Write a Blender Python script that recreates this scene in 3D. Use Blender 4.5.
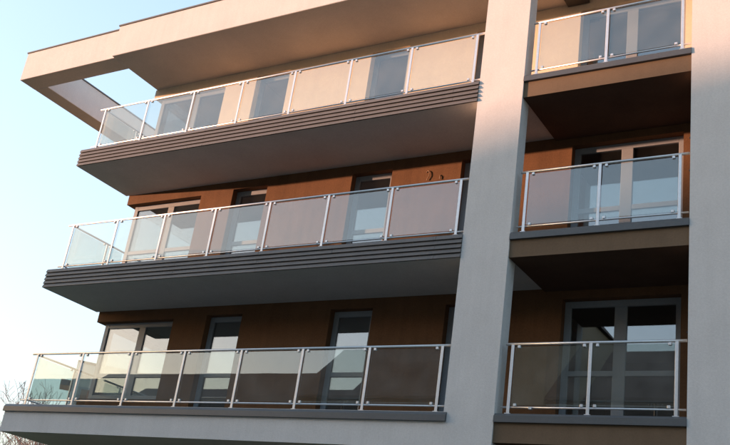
import bpy, bmesh, math, random
from mathutils import Vector, Matrix
random.seed(7)
R_ = math.radians
for o in list(bpy.data.objects): bpy.data.objects.remove(o)
SC = bpy.context.scene
COL = SC.collection

# ------------------------------------------------------------------ camera
cam = bpy.data.cameras.new('camera'); CAM = bpy.data.objects.new('camera', cam); COL.objects.link(CAM)
cam.sensor_width = 36.0; cam.lens = 47.865; cam.clip_start = 0.1; cam.clip_end = 3000
CR = ((0.85371304, -0.51393622, 0.08392616), (0.50183002, 0.76890945, -0.39616270), (0.13907074, 0.38032593, 0.91433665))
CAM.matrix_world = Matrix(((CR[0][0], CR[0][2], -CR[0][1], 7.0109),
                           (CR[1][0], CR[1][2], -CR[1][1], -13.4817),
                           (CR[2][0], CR[2][2], -CR[2][1], 1.6041), (0, 0, 0, 1)))
SC.camera = CAM

# ------------------------------------------------------------------ sky, sun, exposure
SUN_EL, SUN_AZ = R_(2.95), R_(70.0)          # azimuth: from -Y (street side) towards -X
sun_dir = Vector((-math.sin(SUN_AZ) * math.cos(SUN_EL), -math.cos(SUN_AZ) * math.cos(SUN_EL), math.sin(SUN_EL)))
W = bpy.data.worlds.new('World'); SC.world = W; W.use_nodes = True
nt = W.node_tree; bg = nt.nodes['Background']
sky = nt.nodes.new('ShaderNodeTexSky'); sky.sky_type = 'NISHITA'; sky.sun_disc = False
sky.sun_elevation = SUN_EL; sky.sun_rotation = math.atan2(sun_dir.x, sun_dir.y)
sky.air_density = 1.0; sky.dust_density = 4.0; sky.ozone_density = 2.2; sky.altitude = 100
# a thin, even veil of high cloud: nearly white, the same all round
tc = nt.nodes.new('ShaderNodeTexCoord'); sx = nt.nodes.new('ShaderNodeSeparateXYZ'); nt.links.new(tc.outputs['Generated'], sx.inputs[0])
rp = nt.nodes.new('ShaderNodeValToRGB'); nt.links.new(sx.outputs['Z'], rp.inputs[0])
rp.color_ramp.elements[0].position = 0.05; rp.color_ramp.elements[0].color = (1.0, 1.0, 0.97, 1)
rp.color_ramp.elements[1].position = 0.55; rp.color_ramp.elements[1].color = (0.74, 0.88, 0.96, 1)
ad = nt.nodes.new('ShaderNodeMix'); ad.data_type = 'RGBA'; ad.blend_type = 'ADD'; ad.inputs[0].default_value = 1.0
sc_ = nt.nodes.new('ShaderNodeVectorMath'); sc_.operation = 'SCALE'; sc_.inputs['Scale'].default_value = 1.22
nt.links.new(rp.outputs[0], sc_.inputs[0])
nz = nt.nodes.new('ShaderNodeVectorMath'); nz.operation = 'SCALE'; nz.inputs['Scale'].default_value = 1.75; nt.links.new(sky.outputs[0], nz.inputs[0])
nt.links.new(nz.outputs[0], ad.inputs[6]); nt.links.new(sc_.outputs[0], ad.inputs[7])
nt.links.new(ad.outputs[2], bg.inputs[0]); bg.inputs[1].default_value = 0.15
sl = bpy.data.lights.new('sun', 'SUN'); SUN = bpy.data.objects.new('sun', sl); COL.objects.link(SUN)
sl.energy = 4.6; sl.angle = R_(0.7); sl.color = (1.0, 0.53, 0.33)
SUN.rotation_euler = (-sun_dir).to_track_quat('-Z', 'Y').to_euler(); SUN.location = sun_dir * 200
SC.view_settings.view_transform = 'Standard'; SC.view_settings.look = 'None'
SC.view_settings.exposure = 1.5; SC.view_settings.gamma = 1.0; SC.view_settings.use_curve_mapping = False
SC.cycles.use_denoising = True
SC.cycles.max_bounces = 10; SC.cycles.transparent_max_bounces = 24

# ------------------------------------------------------------------ materials
def mat(name, col, rough=0.85, var=0.06, bump=0.0, bscale=60.0, metal=0.0, spec=0.3, scale=1.6, streak=0.0, grain=0.05):
    m = bpy.data.materials.new(name); m.use_nodes = True; t = m.node_tree; b = t.nodes['Principled BSDF']
    b.inputs['Roughness'].default_value = rough; b.inputs['Metallic'].default_value = metal
    b.inputs['Specular IOR Level'].default_value = spec
    geo = t.nodes.new('ShaderNodeNewGeometry')
    n = t.nodes.new('ShaderNodeTexNoise'); n.inputs['Scale'].default_value = scale; n.inputs['Detail'].default_value = 6
    n.inputs['Roughness'].default_value = 0.65
    t.links.new(geo.outputs['Position'], n.inputs['Vector'])
    r = t.nodes.new('ShaderNodeMapRange'); r.inputs[1].default_value = 0.3; r.inputs[2].default_value = 0.7
    r.inputs[3].default_value = 1 - var; r.inputs[4].default_value = 1 + var
    t.links.new(n.outputs[0], r.inputs[0])
    ng = t.nodes.new('ShaderNodeTexNoise'); ng.inputs['Scale'].default_value = 32; ng.inputs['Detail'].default_value = 3
    t.links.new(geo.outputs['Position'], ng.inputs['Vector'])                       # centimetre grain
    rg = t.nodes.new('ShaderNodeMapRange'); rg.inputs[1].default_value = 0.3; rg.inputs[2].default_value = 0.7
    rg.inputs[3].default_value = 1 - grain; rg.inputs[4].default_value = 1 + grain
    t.links.new(ng.outputs[0], rg.inputs[0])
    mg = t.nodes.new('ShaderNodeMath'); mg.operation = 'MULTIPLY'; t.links.new(r.outputs[0], mg.inputs[0]); t.links.new(rg.outputs[0], mg.inputs[1])
    fac = mg.outputs[0]
    if streak > 0:
        mp = t.nodes.new('ShaderNodeMapping'); mp.inputs['Scale'].default_value = (5.0, 5.0, 0.35)
        n2 = t.nodes.new('ShaderNodeTexNoise'); n2.inputs['Scale'].default_value = 1.22; n2.inputs['Detail'].default_value = 4
        r2 = t.nodes.new('ShaderNodeMapRange'); r2.inputs[1].default_value = 0.45; r2.inputs[2].default_value = 0.75
        r2.inputs[3].default_value = 1.0; r2.inputs[4].default_value = 1 - streak
        t.links.new(geo.outputs['Position'], mp.inputs['Vector']); t.links.new(mp.outputs[0], n2.inputs['Vector'])
        t.links.new(n2.outputs[0], r2.inputs[0])
        mu = t.nodes.new('ShaderNodeMath'); mu.operation = 'MULTIPLY'
        t.links.new(fac, mu.inputs[0]); t.links.new(r2.outputs[0], mu.inputs[1]); fac = mu.outputs[0]
    mx = t.nodes.new('ShaderNodeVectorMath'); mx.operation = 'SCALE'; mx.inputs[0].default_value = col[:3]
    t.links.new(fac, mx.inputs['Scale']); t.links.new(mx.outputs[0], b.inputs['Base Color'])
    if bump > 0:
        n3 = t.nodes.new('ShaderNodeTexNoise'); n3.inputs['Scale'].default_value = bscale; n3.inputs['Detail'].default_value = 3
        t.links.new(geo.outputs['Position'], n3.inputs['Vector'])
        bp = t.nodes.new('ShaderNodeBump'); bp.inputs['Strength'].default_value = bump; bp.inputs['Distance'].default_value = 0.006
        t.links.new(n3.outputs[0], bp.inputs['Height']); t.links.new(bp.outputs[0], b.inputs['Normal'])
    return m

def glass(name, ior, tint, smudge=0.0, wav=0.0):
    """a thin pane: lets light straight through, mirrors by the angle"""
    m = bpy.data.materials.new(name); m.use_nodes = True; t = m.node_tree; t.nodes.clear()
    out = t.nodes.new('ShaderNodeOutputMaterial'); mix = t.nodes.new('ShaderNodeMixShader')
    tr = t.nodes.new('ShaderNodeBsdfTransparent'); tr.inputs[0].default_value = (*tint, 1)
    gl = t.nodes.new('ShaderNodeBsdfGlossy'); gl.inputs['Roughness'].default_value = 0.0
    fr = t.nodes.new('ShaderNodeFresnel'); fr.inputs[0].default_value = ior
    geo = t.nodes.new('ShaderNodeNewGeometry')
    ir = t.nodes.new('ShaderNodeMapRange'); ir.inputs[3].default_value = ior; ir.inputs[4].default_value = 1 / ior   # no total reflection on the far face
    t.links.new(geo.outputs['Backfacing'], ir.inputs[0]); t.links.new(ir.outputs[0], fr.inputs[0])
    if wav > 0:
        n = t.nodes.new('ShaderNodeTexNoise'); n.inputs['Scale'].default_value = 1.3; n.inputs['Detail'].default_value = 1
        bp = t.nodes.new('ShaderNodeBump'); bp.inputs['Strength'].default_value = wav; bp.inputs['Distance'].default_value = 0.01
        t.links.new(geo.outputs['Position'], n.inputs['Vector']); t.links.new(n.outputs[0], bp.inputs['Height'])
        t.links.new(bp.outputs[0], gl.inputs['Normal'])
    t.links.new(fr.outputs[0], mix.inputs[0]); t.links.new(tr.outputs[0], mix.inputs[1]); t.links.new(gl.outputs[0], mix.inputs[2])
    last = mix.outputs[0]
    if smudge > 0:      # dust on the pane
        df = t.nodes.new('ShaderNodeBsdfDiffuse'); df.inputs[0].default_value = (0.7, 0.7, 0.68, 1)
        n = t.nodes.new('ShaderNodeTexNoise'); n.inputs['Scale'].default_value = 2.5; n.inputs['Detail'].default_value = 5
        r = t.nodes.new('ShaderNodeMapRange'); r.inputs[1].default_value = 0.35; r.inputs[2].default_value = 0.75
        r.inputs[3].default_value = smudge * 0.5; r.inputs[4].default_value = smudge * 1.6
        t.links.new(geo.outputs['Position'], n.inputs['Vector']); t.links.new(n.outputs[0], r.inputs[0])
        m2 = t.nodes.new('ShaderNodeMixShader'); t.links.new(r.outputs[0], m2.inputs[0])
        t.links.new(last, m2.inputs[1]); t.links.new(df.outputs[0], m2.inputs[2]); last = m2.outputs[0]
    t.links.new(last, out.inputs[0])
    return m

M = dict(
    plaster=mat('white_plaster', (0.57, 0.56, 0.55), 0.92, 0.05, 0.5, 60, streak=0.05, spec=0.15),
    cream=mat('cream_plaster', (0.72, 0.61, 0.46), 0.92, 0.05, 0.3, 90, spec=0.15, streak=0.04),
    brown=mat('brown_plaster', (0.135, 0.070, 0.036), 0.9, 0.14, 0.5, 60, spec=0.15, streak=0.14, grain=0.10),
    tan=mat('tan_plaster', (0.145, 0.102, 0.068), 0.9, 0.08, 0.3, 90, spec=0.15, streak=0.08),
    roof_soffit=mat('beige_soffit', (0.55, 0.49, 0.44), 0.95, 0.06, 0.25, 70, spec=0.1),
    soffit=mat('grey_soffit', (0.54, 0.53, 0.51), 0.95, 0.06, 0.25, 70, spec=0.1),
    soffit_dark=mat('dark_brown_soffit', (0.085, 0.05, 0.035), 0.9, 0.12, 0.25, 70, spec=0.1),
    slat=mat('grey_slat', (0.115, 0.11, 0.108), 0.5, 0.10, 0.15, 40, spec=0.4, streak=0.08),
    flash=mat('grey_flashing', (0.075, 0.08, 0.085), 0.45, 0.08, 0.05, 20, spec=0.5, metal=0.2),
    steel=mat('brushed_steel', (0.62, 0.62, 0.63), 0.4, 0.05, metal=0.75, spec=0.5),
    frame=mat('grey_window_frame', (0.23, 0.25, 0.275), 0.45, 0.04, spec=0.4),
    inside=mat('interior_plaster', (0.30, 0.29, 0.28), 0.95, 0.05),
    roofing=mat('roofing_felt', (0.12, 0.115, 0.11), 0.9, 0.15),
    asphalt=mat('asphalt', (0.055, 0.055, 0.058), 0.9, 0.25, 0.5, 120, scale=0.8),
    paving=mat('concrete_paving', (0.20, 0.195, 0.185), 0.9, 0.12, 0.3, 60),
    kerb=mat('kerb_stone', (0.36, 0.35, 0.33), 0.9, 0.12, 0.3, 60),
    ground=mat('earth_and_grass', (0.085, 0.10, 0.045), 1.0, 0.35, 0.6, 12, scale=0.4),
    paint=mat('road_paint', (0.72, 0.72, 0.70), 0.7, 0.10),
    bark=mat('tree_bark', (0.19, 0.15, 0.13), 0.95, 0.2, 0.5, 40),
    twig=mat('bare_twigs', (0.27, 0.21, 0.19), 0.95, 0.15),
    tile=mat('clay_roof_tiles', (0.10, 0.066, 0.055), 0.85, 0.25, 0.4, 8),
    dark=mat('dark_metal', (0.05, 0.045, 0.04), 0.5, 0.05),
    cable=mat('lamp_cable', (0.30, 0.20, 0.13), 0.6, 0.05),
    house1=mat('ochre_render', (0.36, 0.28, 0.19), 0.9, 0.1, streak=0.1),
    house2=mat('grey_render', (0.30, 0.28, 0.26), 0.9, 0.1, streak=0.1),
    house3=mat('pale_render', (0.42, 0.37, 0.31), 0.9, 0.1, streak=0.1),
    nb=mat('beige_render', (0.50, 0.47, 0.42), 0.9, 0.06, streak=0.06),
    rail_glass=glass('railing_glass', 2.1, (0.855, 0.905, 0.885), 0.03, 0.03),
    pane=glass('window_glass', 2.9, (0.72, 0.75, 0.75), 0.008, 0.03),
)
def dark_pane():
    m = bpy.data.materials.new('far_window_glass'); m.use_nodes = True; b = m.node_tree.nodes['Principled BSDF']
    b.inputs['Base Color'].default_value = (0.03, 0.035, 0.04, 1); b.inputs['Roughness'].default_value = 0.05
    b.inputs['IOR'].default_value = 1.6
    return m
M['far_pane'] = dark_pane()

# ------------------------------------------------------------------ helpers
WPOS = {}
def link(name, me, mats, loc, parent=None, rz=0.0):
    o = bpy.data.objects.new(name, me); COL.objects.link(o)
    for m in (mats if isinstance(mats, (list, tuple)) else [mats]):
        if me is not None and len(me.materials) < (len(mats) if isinstance(mats, (list, tuple)) else 1): me.materials.append(M[m])
    loc = Vector(loc); WPOS[o.name] = loc
    o.location = loc - (WPOS[parent.name] if parent else Vector())
    o.rotation_euler.z = rz
    if parent: o.parent = parent
    return o
def empty(name, loc, rz=0.0):
    o = bpy.data.objects.new(name, None); COL.objects.link(o); o.location = loc; o.rotation_euler.z = rz
    o.empty_display_size = 0.3; WPOS[o.name] = Vector(loc); return o
def tag(o, label=None, cat=None, group=None, kind=None):
    if label: o['label'] = label
    if cat: o['category'] = cat
    if group: o['group'] = group
    if kind: o['kind'] = kind
    return o
def bm_box(bm, x0, x1, y0, y1, z0, z1, bottom=0, bevel=0.0):
    v = [bm.verts.new(c) for c in ((x0,y0,z0),(x1,y0,z0),(x1,y1,z0),(x0,y1,z0),(x0,y0,z1),(x1,y0,z1),(x1,y1,z1),(x0,y1,z1))]
    fs = []
    for k, q in enumerate(((0,3,2,1),(4,5,6,7),(0,1,5,4),(1,2,6,5),(2,3,7,6),(3,0,4,7))):
        f = bm.faces.new([v[i] for i in q]); fs.append(f)
        if k == 0: f.material_index = bottom
    if bevel > 0:
        es = list({e for f in fs for e in f.edges})
        bmesh.ops.bevel(bm, geom=es, offset=bevel, segments=1, affect='EDGES', profile=0.5)
def bm_tube(bm, a, b, ra, rb=None, n=10, caps=True):
    rb = ra if rb is None else rb; a = Vector(a); b = Vector(b); d = (b - a).normalized()
    u = d.orthogonal().normalized(); w = d.cross(u)
    A = []; Bv = []
    for i in range(n):
        t = 2 * math.pi * i / n; e = u * math.cos(t) + w * math.sin(t)
        A.append(bm.verts.new(a + e * ra)); Bv.append(bm.verts.new(b + e * rb))
    for i in range(n):
        f = bm.faces.new((A[i], A[(i+1) % n], Bv[(i+1) % n], Bv[i])); f.smooth = True
    if caps: bm.faces.new(A[::-1]); bm.faces.new(Bv)
def bm_prism_x(bm, prof, x0, x1):
    """profile [(y, z)] (anticlockwise seen from +x) extruded along x"""
    A = [bm.verts.new((x0, y, z)) for y, z in prof]; B_ = [bm.verts.new((x1, y, z)) for y, z in prof]; n = len(prof)
    for i in range(n): bm.faces.new((A[i], A[(i+1) % n], B_[(i+1) % n], B_[i]))
    bm.faces.new(A[::-1]); bm.faces.new(B_)
def mesh(bm, name='m'):
    bmesh.ops.recalc_face_normals(bm, faces=bm.faces)
    me = bpy.data.meshes.new(name); bm.to_mesh(me); bm.free(); return me
def box(name, x0, x1, y0, y1, z0, z1, mats, parent=None, bevel=0.0, bottom=0):
    bm = bmesh.new(); c = Vector(((x0+x1)/2, (y0+y1)/2, (z0+z1)/2))
    bm_box(bm, x0-c.x, x1-c.x, y0-c.y, y1-c.y, z0-c.z, z1-c.z, bottom, bevel)
    return link(name, mesh(bm, name), mats, c, parent)
def group_mesh(name, boxes, mats, parent, base, bevel=0.0):
    bm = bmesh.new(); b = Vector(base)
    for q in boxes: bm_box(bm, q[0]-b.x, q[1]-b.x, q[2]-b.y, q[3]-b.y, q[4]-b.z, q[5]-b.z, q[6] if len(q) > 6 else 0, bevel)
    return link(name, mesh(bm, name), mats, b, parent)

# ------------------------------------------------------------------ setting: ground, street
def sheet(name, x0, x1, y0, y1, z, m):
    me = bpy.data.meshes.new(name); me.from_pydata([(x0,y0,z),(x1,y0,z),(x1,y1,z),(x0,y1,z)], [], [(0,1,2,3)])
    return tag(link(name, me, m, (0,0,0)), kind='structure')
sheet('ground', -900, 900, -900, 900, 0.0, 'ground')
tag(box('road', -160, 90, -19.5, -12.0, -0.05, 0.02, 'asphalt'), kind='structure')
p1 = tag(box('pavement', -160, 90, -11.85, -2.5, -0.05, 0.14, 'paving'), kind='structure')
p2 = tag(box('pavement', -160, 90, -25.9, -19.65, -0.05, 0.14, 'paving'), kind='structure')
tag(box('kerb', -160, 90, -12.0, -11.85, -0.05, 0.15, 'kerb'), kind='structure')
tag(box('kerb', -160, 90, -19.65, -19.5, -0.05, 0.15, 'kerb'), kind='structure')
bmk = bmesh.new()
for i in range(60): bm_box(bmk, -150 + i*4, -148 + i*4, -15.81, -15.69, 0.022, 0.026)
tag(link('road_marking', mesh(bmk), 'paint', (0,0,0)), kind='structure')

# ------------------------------------------------------------------ the apartment building
B = 7.45                       # underside of the middle left balcony
XL, P1L, P1R, P2L, P2R, XE = -10.2, 0.0, 0.856, 3.72, 4.58, 9.0
D = 1.66                       # wall behind the balconies
BLD = tag(empty('apartment_building', (0, 4, 0)),
          'white and brown apartment block with glass balconies and overhanging flat roof', 'building')
LEV = [B - 3, B, B + 3]; ZR = B + 5.995

# pillars
def pillar(x0, x1):
    return box('pillar', x0, x1, 0, 0.30, 0, ZR, 'plaster', BLD)
BAY = P2L - P1L
pillar(P1L, P1R); pil2 = pillar(P2L, P2R); pillar(P2L+BAY, P2R+BAY)
for z in (6.05, 8.62, 9.18):
    box('bolt', P2L-0.022, P2L, 0.02, 0.045, z, z+0.022, 'dark', pil2)

# roof with its fascia, and the open frame to the left of it
roof = group_mesh('roof', [(-10.07, XE, 0, 11, ZR, ZR+0.86, 1)], ['plaster', 'roof_soffit'], BLD, (0, 4, ZR), 0.01)
box('roof_flashing', -10.09, XE, -0.02, 0.20, ZR+0.862, ZR+0.90, 'slat', roof)
RF = group_mesh('roof_frame', [(-13.5, -10.072, 0.08, 0.60, ZR, ZR+0.815, 1), (-13.5, -13.0, 0.60, 10.5, ZR+0.002, ZR+0.815, 1),
                               (-13.5, -10.072, 10.5, 11.0, ZR, ZR+0.815, 1)], ['plaster', 'roof_soffit'], BLD, (-12, 4, ZR), 0.008)
box('frame_flashing', -13.52, -10.095, 0.06, 0.62, ZR+0.817, ZR+0.85, 'slat', RF)
box('frame_flashing', -13.52, -12.98, 0.621, 10.5, ZR+0.817, ZR+0.85, 'slat', RF)

# balcony slabs of the left bay
def lap_slat_mesh(L):
    bm = bmesh.new()
    bm_prism_x(bm, [(0, 0.006), (0, 0.074), (-0.010, 0.074), (-0.032, 0.012), (-0.032, 0.0), (-0.024, 0.0)], -L/2, L/2)
    return mesh(bm, 'slat')
SLAT_CUT = [[-10.2, -6.4, -2.6, 0.0], [-10.2, -8.1, -4.3, -0.5, 0.0]]
slat_me = {}
for row in SLAT_CUT:
    for a, b in zip(row[:-1], row[1:]): slat_me[round(b-a, 3)] = lap_slat_mesh(b-a-0.005)
for k in (1, 2):
    z = LEV[k]
    s = group_mesh('balcony_slab', [(XL, 0.0, 0.0, D, z, z+0.43, 1), (0.0, P1R-0.002, 0.302, D, z, z+0.43, 1)], ['dark', 'soffit'], BLD, (-5, 0.8, z))
    for j in range(5):
        row = SLAT_CUT[(j+k) % 2]
        for a, b in zip(row[:-1], row[1:]):
            link('slat', slat_me[round(b-a, 3)], 'slat', ((a+b)/2, -0.001 - random.uniform(0, 0.002), z + 0.0866*j + 0.001 + random.uniform(-0.0015, 0.0015)), s)
z = LEV[0]
s = group_mesh('balcony_slab', [(-10.3, -0.001, 0.0, D, z-0.175, z+0.40, 1), (-0.001, P1R-0.002, 0.302, D, z-0.175, z+0.40, 1)], ['plaster', 'soffit'], BLD, (-5, 0.8, z))
bm = bmesh.new()
bm_prism_x(bm, [(0.25, 0.175), (0.0, 0.15), (-0.045, 0.10), (-0.05, 0.0), (-0.002, 0.0), (-0.002, 0.13), (0.25, 0.155)], -5.19, 5.19)
link('slab_flashing', mesh(bm), 'flash', (-5.13, 0, z+0.245), s)

box('floor_tiles', -10.28, -0.02, 0.26, D-0.002, z+0.401, z+0.415, 'flash', s)

# balcony slabs of the right bay
for k, bx in ((0, 0), (1, 0), (2, 0), (0, BAY), (1, BAY), (2, BAY)):
    z = LEV[k]
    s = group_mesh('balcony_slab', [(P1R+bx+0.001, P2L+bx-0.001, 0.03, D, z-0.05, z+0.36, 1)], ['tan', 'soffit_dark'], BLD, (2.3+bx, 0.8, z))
    bm = bmesh.new()
    bm_prism_x(bm, [(0.20, 0.165), (0.0, 0.14), (-0.045, 0.10), (-0.05, 0.0), (-0.002, 0.0), (-0.002, 0.12), (0.20, 0.145)], -1.43, 1.43)
    link('slab_flashing', mesh(bm), 'flash', (2.288+bx, 0.03, z+0.255), s)

# walls behind the balconies, one per storey
OPEN = [(-6.79, -5.82), (-3.60, -2.63), (-1.06, -0.10), (1.19, 3.20), (4.91, 6.92)]
HEAD = 2.80
def storey_wall(z, zt, m, plinth):
    q = []; f = z + 0.43
    xs = [-7.73] + [v for o in OPEN for v in o] + [XE]
    for a, b in zip(xs[0::2], xs[1::2]): q.append((a, b, D, D+0.3, f, zt))
    for a, b in OPEN: q.append((a, b, D, D+0.3, z+HEAD, zt))
    q.append((-10.1, -7.73, D, D+0.3, z+2.75, zt))                     # lintel over the corner glazing
    q.append((-10.1, -9.8, D+0.3, 4.6, z+2.75, zt))
    q.append((-10.1, -7.73, D, D+0.3, f, z+plinth))                    # low wall under it
    q.append((-10.1, -9.8, D+0.3, 4.6, f, z+plinth))
    q.append((-10.1, -9.8, 4.6, 10.5, f, zt))
    return group_mesh('wall', q, m, BLD, (-3, D, z))
W_ = [storey_wall(LEV[0], LEV[1], 'brown', 0.95), storey_wall(LEV[1], LEV[2], 'brown', 0.95), storey_wall(LEV[2], ZR, 'cream', 0.95)]
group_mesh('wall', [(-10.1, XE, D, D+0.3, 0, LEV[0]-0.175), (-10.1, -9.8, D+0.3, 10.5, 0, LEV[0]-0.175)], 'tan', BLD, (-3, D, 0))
group_mesh('wall', [(-9.8, XE, 10.2, 10.5, 0, ZR), (XE-0.3, XE, D+0.3, 10.2, 0, ZR)], 'inside', BLD, (-3, 10, 0))
# floors inside and room partitions
for z in LEV:
    group_mesh('floor_slab', [(-9.8, XE-0.3, D+0.3, 10.2, z, z+0.43)], 'inside', BLD, (-3, 6, z))
for z, zt in zip(LEV, LEV[1:] + [ZR]):
    group_mesh('room_wall', [(-9.79, XE-0.3, 6.2, 6.35, z+0.43, zt), (-7.2, -7.05, D+0.3, 6.2, z+0.43, zt), (-4.8, -4.65, D+0.3, 6.2, z+0.43, zt),
                             (-2.0, -1.85, D+0.3, 6.2, z+0.43, zt), (0.4, 0.55, D+0.3, 6.2, z+0.43, zt)], 'inside', BLD, (-3, 6, z))

# windows
FW = 0.115
def window(x0, x1, z0, z1, mull=(), transom=None, y=D+0.15):
    c = Vector(((x0+x1)/2, y, (z0+z1)/2))
    w = group_mesh('window', [(x0, x0+FW, y, y+0.07, z0, z1), (x1-FW, x1, y, y+0.07, z0, z1),
                              (x0+FW, x1-FW, y, y+0.07, z1-FW, z1), (x0+FW, x1-FW, y, y+0.07, z0, z0+FW)], 'frame', BLD, c, 0.004)
    xs = [x0+FW]
    for a, b in mull:
        box('mullion', a, b, y+0.002, y+0.072, z0+FW, z1-FW, 'frame', w, 0.004); xs += [a, b]
    xs.append(x1-FW)
    for a, b in zip(xs[0::2], xs[1::2]):
        if transom:
            box('transom', a, b, y+0.004, y+0.068, transom-0.045, transom+0.045, 'frame', w, 0.004)
            zz = [(z0+FW, transom-0.045), (transom+0.045, z1-FW)]
        else: zz = [(z0+FW, z1-FW)]
        for za, zb in zz: box('pane', a, b, y+0.03, y+0.046, za, zb, 'pane', w)
    return w
for k, z in enumerate(LEV):
    tr = z + 1.52
    window(-9.95, -7.732, z+0.952, z+2.748, [(-8.845, -8.655)], tr)
    for a, b in OPEN[:3]: 
        w = window(a+0.002, b-0.002, z+0.44, z+HEAD-0.002, [], tr)
    for bx in (0, BAY): window(OPEN[3][0]+bx+0.002, OPEN[3][1]+bx-0.002, z+0.44, z+HEAD-0.002, [(2.07+bx, 2.28+bx)], tr)
    # glazing round the corner, in the side wall
    wy0, wy1, zz0, zz1 = D+0.302, 4.598, z+0.952, z+2.748
    w = group_mesh('window', [(-9.99, -9.92, wy0, wy0+FW, zz0, zz1), (-9.99, -9.92, wy1-FW, wy1, zz0, zz1),
                          (-9.99, -9.92, wy0+FW, wy1-FW, zz1-FW, zz1), (-9.99, -9.92, wy0+FW, wy1-FW, zz0, zz0+FW)], 'frame', BLD, (-9.95, 3.2, z+1.8), 0.004)
    box('pane', -9.965, -9.95, wy0+FW, wy1-FW, zz0+FW, zz1-FW, 'pane', w)

# railings
post_me = None
def railing(xs, za, zb, ya, x_start, x_end, foot, side=False):
    """xs posts, za bottom rail, zb hand rail, foot = top of the slab"""
    c = Vector(((x_start+x_end)/2, ya, foot)); bm = bmesh.new()
    bm_tube(bm, Vector((x_start, ya, zb))-c, Vector((x_end, ya, zb))-c, 0.022, n=12)
    bm_tube(bm, Vector((x_start, ya, za))-c, Vector((x_end, ya, za))-c, 0.016, n=10)
    if side:
        bm_tube(bm, Vector((xs[0], ya, zb-0.03))-c, Vector((xs[0], D, zb-0.03))-c, 0.022, n=12)
        bm_tube(bm, Vector((xs[0], ya, za))-c, Vector((xs[0], D, za))-c, 0.016, n=10)
    r = link('railing', mesh(bm), 'steel', c, BLD)
    for x in xs:
        box('post', x-0.024, x+0.024, ya-0.028, ya-0.008, foot, zb-0.012, 'steel', r, 0.003)
        box('base_plate', x-0.045, x+0.045, ya-0.04, ya+0.03, foot+0.001, foot+0.014, 'steel', r)
    for a, b in zip(xs[:-1], xs[1:]):
        box('glass_panel', a+0.035, b-0.035, ya-0.005, ya+0.005, za+0.03, zb-0.04, 'rail_glass', r)
        for x in (a+0.10, b-0.10):
            for zc in (za+0.035, zb-0.045):
                box('clamp', x-0.022, x+0.022, ya-0.026, ya+0.02, zc-0.022, zc+0.022, 'steel', r, 0.004)
    if side:
        x = xs[0]; ym = 1.12
        box('post', x-0.012, x+0.012, ym-0.022, ym+0.022, foot, zb-0.04, 'steel', r, 0.003)
        for a, b in ((ya+0.04, ym-0.03), (ym+0.03, D-0.04)):
            box('glass_panel', x-0.005, x+0.005, a, b, za+0.03, zb-0.07, 'rail_glass', r)
        for yc in (ym-0.09, ym+0.09):
            box('clamp', x-0.02, x+0.02, yc-0.022, yc+0.022, zb-0.09, zb-0.05, 'steel', r, 0.004)
    return r
LX = [-9.79 + 1.375*i for i in range(8)]; RX = [1.05, 2.295, 3.556]
RN = ['lowest', 'middle', 'top']
for k, z in enumerate(LEV):
    railing(LX, z+0.503, z+1.497, 0.06, -9.97, -0.001, z + (0.40 if k == 0 else 0.43), True)
    r = railing(RX, z+0.503, z+1.500, 0.08, 0.93, 3.69, z+0.395)
    railing([x+BAY for x in RX], z+0.503, z+1.500, 0.08, 0.93+BAY, 3.69+BAY, z+0.395)
    if k == 0: box('clamp', 1.38, 1.43, 0.05, 0.11, z+0.47, z+0.51, 'steel', r, 0.004)

# small things on the walls
def curve_tube(name, pts, rad, m, parent):
    bm = bmesh.new(); b = Vector(pts[0])
    for p, q in zip(pts[:-1], pts[1:]): bm_tube(bm, Vector(p)-b, Vector(q)-b, rad, n=6)
    return link(name, mesh(bm), m, b, parent)
zc = LEV[1]
curve_tube('lamp_cable', [(-1.79 + 0.045*math.sin(t), D-0.012-0.012*math.sin(t/2), zc+2.56+0.085*math.cos(t)) for t in [-0.9 + i*0.42 for i in range(10)]] + [(-1.79, D-0.02, zc+2.43)], 0.007, 'cable', W_[1])
curve_tube('lamp_cable', [(-1.50, D-0.002, zc+2.52), (-1.505, D-0.02, zc+2.49), (-1.50, D-0.02, zc+2.42)], 0.008, 'cable', W_[1])
box('ceiling_box', 0.92, 1.36, 1.40, 1.64, ZR-0.07, ZR-0.001, 'dark', roof, 0.006)  # plain dark box under the roof soffit

# ------------------------------------------------------------------ neighbour building, far left
ND = 50.0; nh = (-0.7537, 0.6572)
nc = Vector((7.011 + nh[0]*ND, -13.482 + nh[1]*ND, 0)); NA = R_(48.6)
NB = tag(empty('neighbour_building', nc, NA), 'beige flat-roofed block seen through the lowest railing, far behind the left corner', 'building')
NZ = 11.68
def nbox(name, q, m, parent=None, bevel=0.0):
    bm = bmesh.new(); bm_box(bm, *q, 0, bevel); o = bpy.data.objects.new(name, mesh(bm)); COL.objects.link(o)
    o.data.materials.append(M[m]); o.parent = parent or NB; return o
nbox('wall', (0, 14, 0, 9, 0, NZ), 'nb', bevel=0.02)
nbox('roof', (-0.05, 14.05, -0.05, 9.05, NZ+0.002, NZ+0.10), 'tile')
for fl in range(3):
    z0 = 1.9 + fl*3.55
    for xx in (0.34, 3.6, 7.2):
        w = nbox('window', (xx, xx+1.5, -0.03, 0.02, z0, z0+1.5), 'frame')
        nbox('pane', (xx+0.1, xx+1.4, -0.04, -0.031, z0+0.1, z0+1.4), 'far_pane', w)
nbox('sunlit_edge_strip', (-0.02, 0.26, -0.05, -0.001, 0, NZ-0.01), 'plaster')  # paler strip: sunlight on the block's side face, put into the colour
nbox('canopy', (-0.62, -0.021, 0.15, 1.6, 10.46, 10.74), 'slat')

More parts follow.
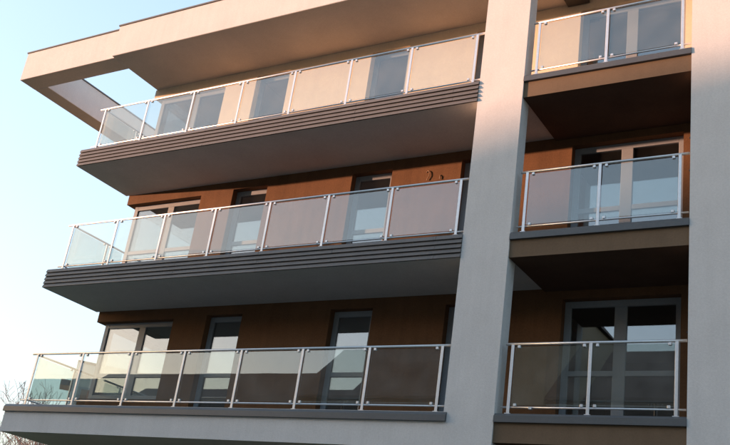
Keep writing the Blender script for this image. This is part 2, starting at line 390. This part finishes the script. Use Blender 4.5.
# ------------------------------------------------------------------ bare trees, far left
def tree(name, loc, h, seed, label):
    rnd = random.Random(seed); root = tag(empty(name, loc), label, 'tree', 'bare trees beyond the left corner')
    bt = bmesh.new(); bw = bmesh.new()
    def grow(p, d, L, r, depth):
        q = p; steps = 3
        for i in range(steps):
            d2 = (d + Vector((rnd.uniform(-1, 1), rnd.uniform(-1, 1), rnd.uniform(-0.5, 0.7)))*0.17).normalized()
            e = q + d2*(L/steps); r2 = max(r*0.84, 0.006)
            bm_tube(bt if depth < 2 else bw, q, e, r, r2, n=8 if depth < 2 else 4 if depth < 4 else 3, caps=False)
            q, r, d = e, r2, d2
            if depth < 5 and (i > 0 or depth > 0):
                for _ in range(2 if depth in (0, 2, 4) else 1):
                    side = Vector((rnd.uniform(-1, 1), rnd.uniform(-1, 1), rnd.uniform(-0.1, 0.8))).normalized()
                    grow(q, (d*0.65 + side*0.85).normalized(), L*rnd.uniform(0.5, 0.75), max(r*0.48, 0.0065), depth+1)
        if depth < 5: grow(q, d, L*0.66, r*0.8, depth+1)
    grow(Vector((0, 0, -0.1)), Vector((0, 0, 1)), h*0.34, h*0.011, 0)
    top = max(v.co.z for v in bw.verts); k = h/top
    for b_ in (bt, bw):
        for v in b_.verts: v.co = Vector((v.co.x*k, v.co.y*k, v.co.z*k))
    tr = bpy.data.objects.new('trunk', mesh(bt)); COL.objects.link(tr); tr.data.materials.append(M['bark']); tr.parent = root
    cr = bpy.data.objects.new('crown', mesh(bw)); COL.objects.link(cr); cr.data.materials.append(M['twig']); cr.parent = root
    return root
def at(hx, hy, d): return (7.011 + hx*d, -13.482 + hy*d, 0)
tree('bare_tree', at(-0.766, 0.643, 38), 8.7, 3, 'bare leafless tree behind the left end of the lowest railing')
tree('bare_tree', at(-0.778, 0.628, 47), 7.9, 11, 'smaller bare leafless tree at the left edge below the lowest slab')

# ------------------------------------------------------------------ houses across the street (seen mirrored in the panes; they shade the lower storeys)
def house(x0, x1, ridge, eave, m, label, name='townhouse', hip=None, nwin=5, tower=None, floors=3):
    y0, y1, yr = -36.0, -26.0, -31.0
    H = tag(empty(name, ((x0+x1)/2, y1, 0)), label, 'house', 'houses across the street')
    cx = (x0+x1)/2
    bm = bmesh.new(); hw = (x1-x0)/2
    A = [(-hw, 0, 0), (hw, 0, 0), (hw, -10, 0), (-hw, -10, 0), (-hw, 0, eave), (hw, 0, eave), (hw, -10, eave), (-hw, -10, eave)]
    v = [bm.verts.new(c) for c in A]
    zl = ridge if hip is None else hip[1]
    k = 0 if hip is None else (ridge-zl)/(ridge-eave)*5
    rr = bm.verts.new((hw, -5, ridge-0.15))
    bm.faces.new((v[0], v[1], v[5], v[4])); bm.faces.new((v[2], v[3], v[7], v[6])); bm.faces.new((v[1], v[2], v[6], rr, v[5]))
    if hip is None:
        rl = bm.verts.new((-hw, -5, ridge-0.15)); bm.faces.new((v[3], v[0], v[4], rl, v[7]))
    else:
        a = bm.verts.new((-hw, -5+k, zl-0.15)); b = bm.verts.new((-hw, -5-k, zl-0.15)); bm.faces.new((v[3], v[0], v[4], a, b, v[7]))
    link('wall', mesh(bm), m, (cx, y1, 0), H)
    bm = bmesh.new(); ov = 0.4; sl = (ridge-eave)/5
    e0 = eave - ov*sl
    if hip is None:
        P = [(-hw, ov, e0), (hw, ov, e0), (hw, -5, ridge), (-hw, -5, ridge), (-hw, -10-ov, e0), (hw, -10-ov, e0)]
        v = [bm.verts.new(c) for c in P]; bm.faces.new((v[0], v[1], v[2], v[3])); bm.faces.new((v[3], v[2], v[5], v[4]))
    else:
        P = [(-hw, ov, e0), (hw, ov, e0), (hw, -5, ridge), (-hw+hip[0], -5, ridge), (-hw, -5+k, zl), (-hw, -5-k, zl), (-hw, -10-ov, e0), (hw, -10-ov, e0)]
        v = [bm.verts.new(c) for c in P]; bm.faces.new((v[0], v[1], v[2], v[3], v[4])); bm.faces.new((v[3], v[2], v[7], v[6], v[5])); bm.faces.new((v[4], v[3], v[5]))
    bmesh.ops.recalc_face_normals(bm, faces=bm.faces)
    g = bmesh.ops.extrude_face_region(bm, geom=list(bm.faces)); bmesh.ops.translate(bm, verts=[q for q in g['geom'] if isinstance(q, bmesh.types.BMVert)], vec=(0, 0, 0.12))
    rf = link('roof', mesh(bm), 'tile', (cx, y1, 0), H)
    for fx in (0.3, 0.72):
        xx = x0 + (x1-x0)*fx
        box('chimney', xx-0.35, xx+0.35, yr-2.2, yr-1.5, ridge-1.5, ridge+0.25, 'house2', rf, 0.01)
    wme = None
    for f in range(floors):
        zz = 1.0 + f*(eave-1.0)/floors
        for i in range(nwin):
            xx = x0 + (i+0.5)*(x1-x0)/nwin
            w = box('window', xx-0.6, xx+0.6, y1-0.05, y1+0.04, zz+0.6, zz+2.3, 'plaster', H)
            for s in (-1, 1): box('pane', xx+s*0.28-0.22, xx+s*0.28+0.22, y1+0.041, y1+0.045, zz+0.68, zz+2.22, 'far_pane', w)
    box('cornice', x0+0.01, x1-0.01, y1, y1+0.18, eave-0.75, eave-0.5, 'plaster', H)
    if tower:
        a, b, t = tower; bm = bmesh.new()
        bm_box(bm, a-cx, b-cx, -6.0, 0.5, 0, t)
        ap = bm.verts.new(((a+b)/2-cx, -2.75, t+1.8)); q = [bm.verts.new(c) for c in ((a-cx-.2, .7, t), (b-cx+.2, .7, t), (b-cx+.2, -6.2, t), (a-cx-.2, -6.2, t))]
        for i in range(4): f = bm.faces.new((q[i], q[(i+1) % 4], ap)); f.material_index = 1
        link('stair_tower', mesh(bm), [m, 'tile'], (cx, y1, 0), H)
    return H
house(-22.0, 14.0, 16.4, 12.0, 'house1', 'ochre townhouse with tiled roof and stair tower, mirrored in the lower right window', nwin=11, tower=(-11.0, -8.6, 17.0))
house(-41.0, -22.2, 14.3, 10.5, 'house2', 'grey townhouse mirrored in the lower windows beside the ochre one', nwin=6)
house(-60.0, -41.2, 14.0, 10.0, 'house3', 'pale townhouse farther down the street, mirrored in the lower corner window', nwin=6)
house(-84.3, -60.2, 15.1, 10.5, 'house1', 'tall half-hipped townhouse far down the street towards the low sun', hip=(3.0, 12.95), nwin=7)
house(-114.0, -84.5, 12.95, 10.0, 'house2', 'long grey townhouse at the far end of the street', nwin=9)
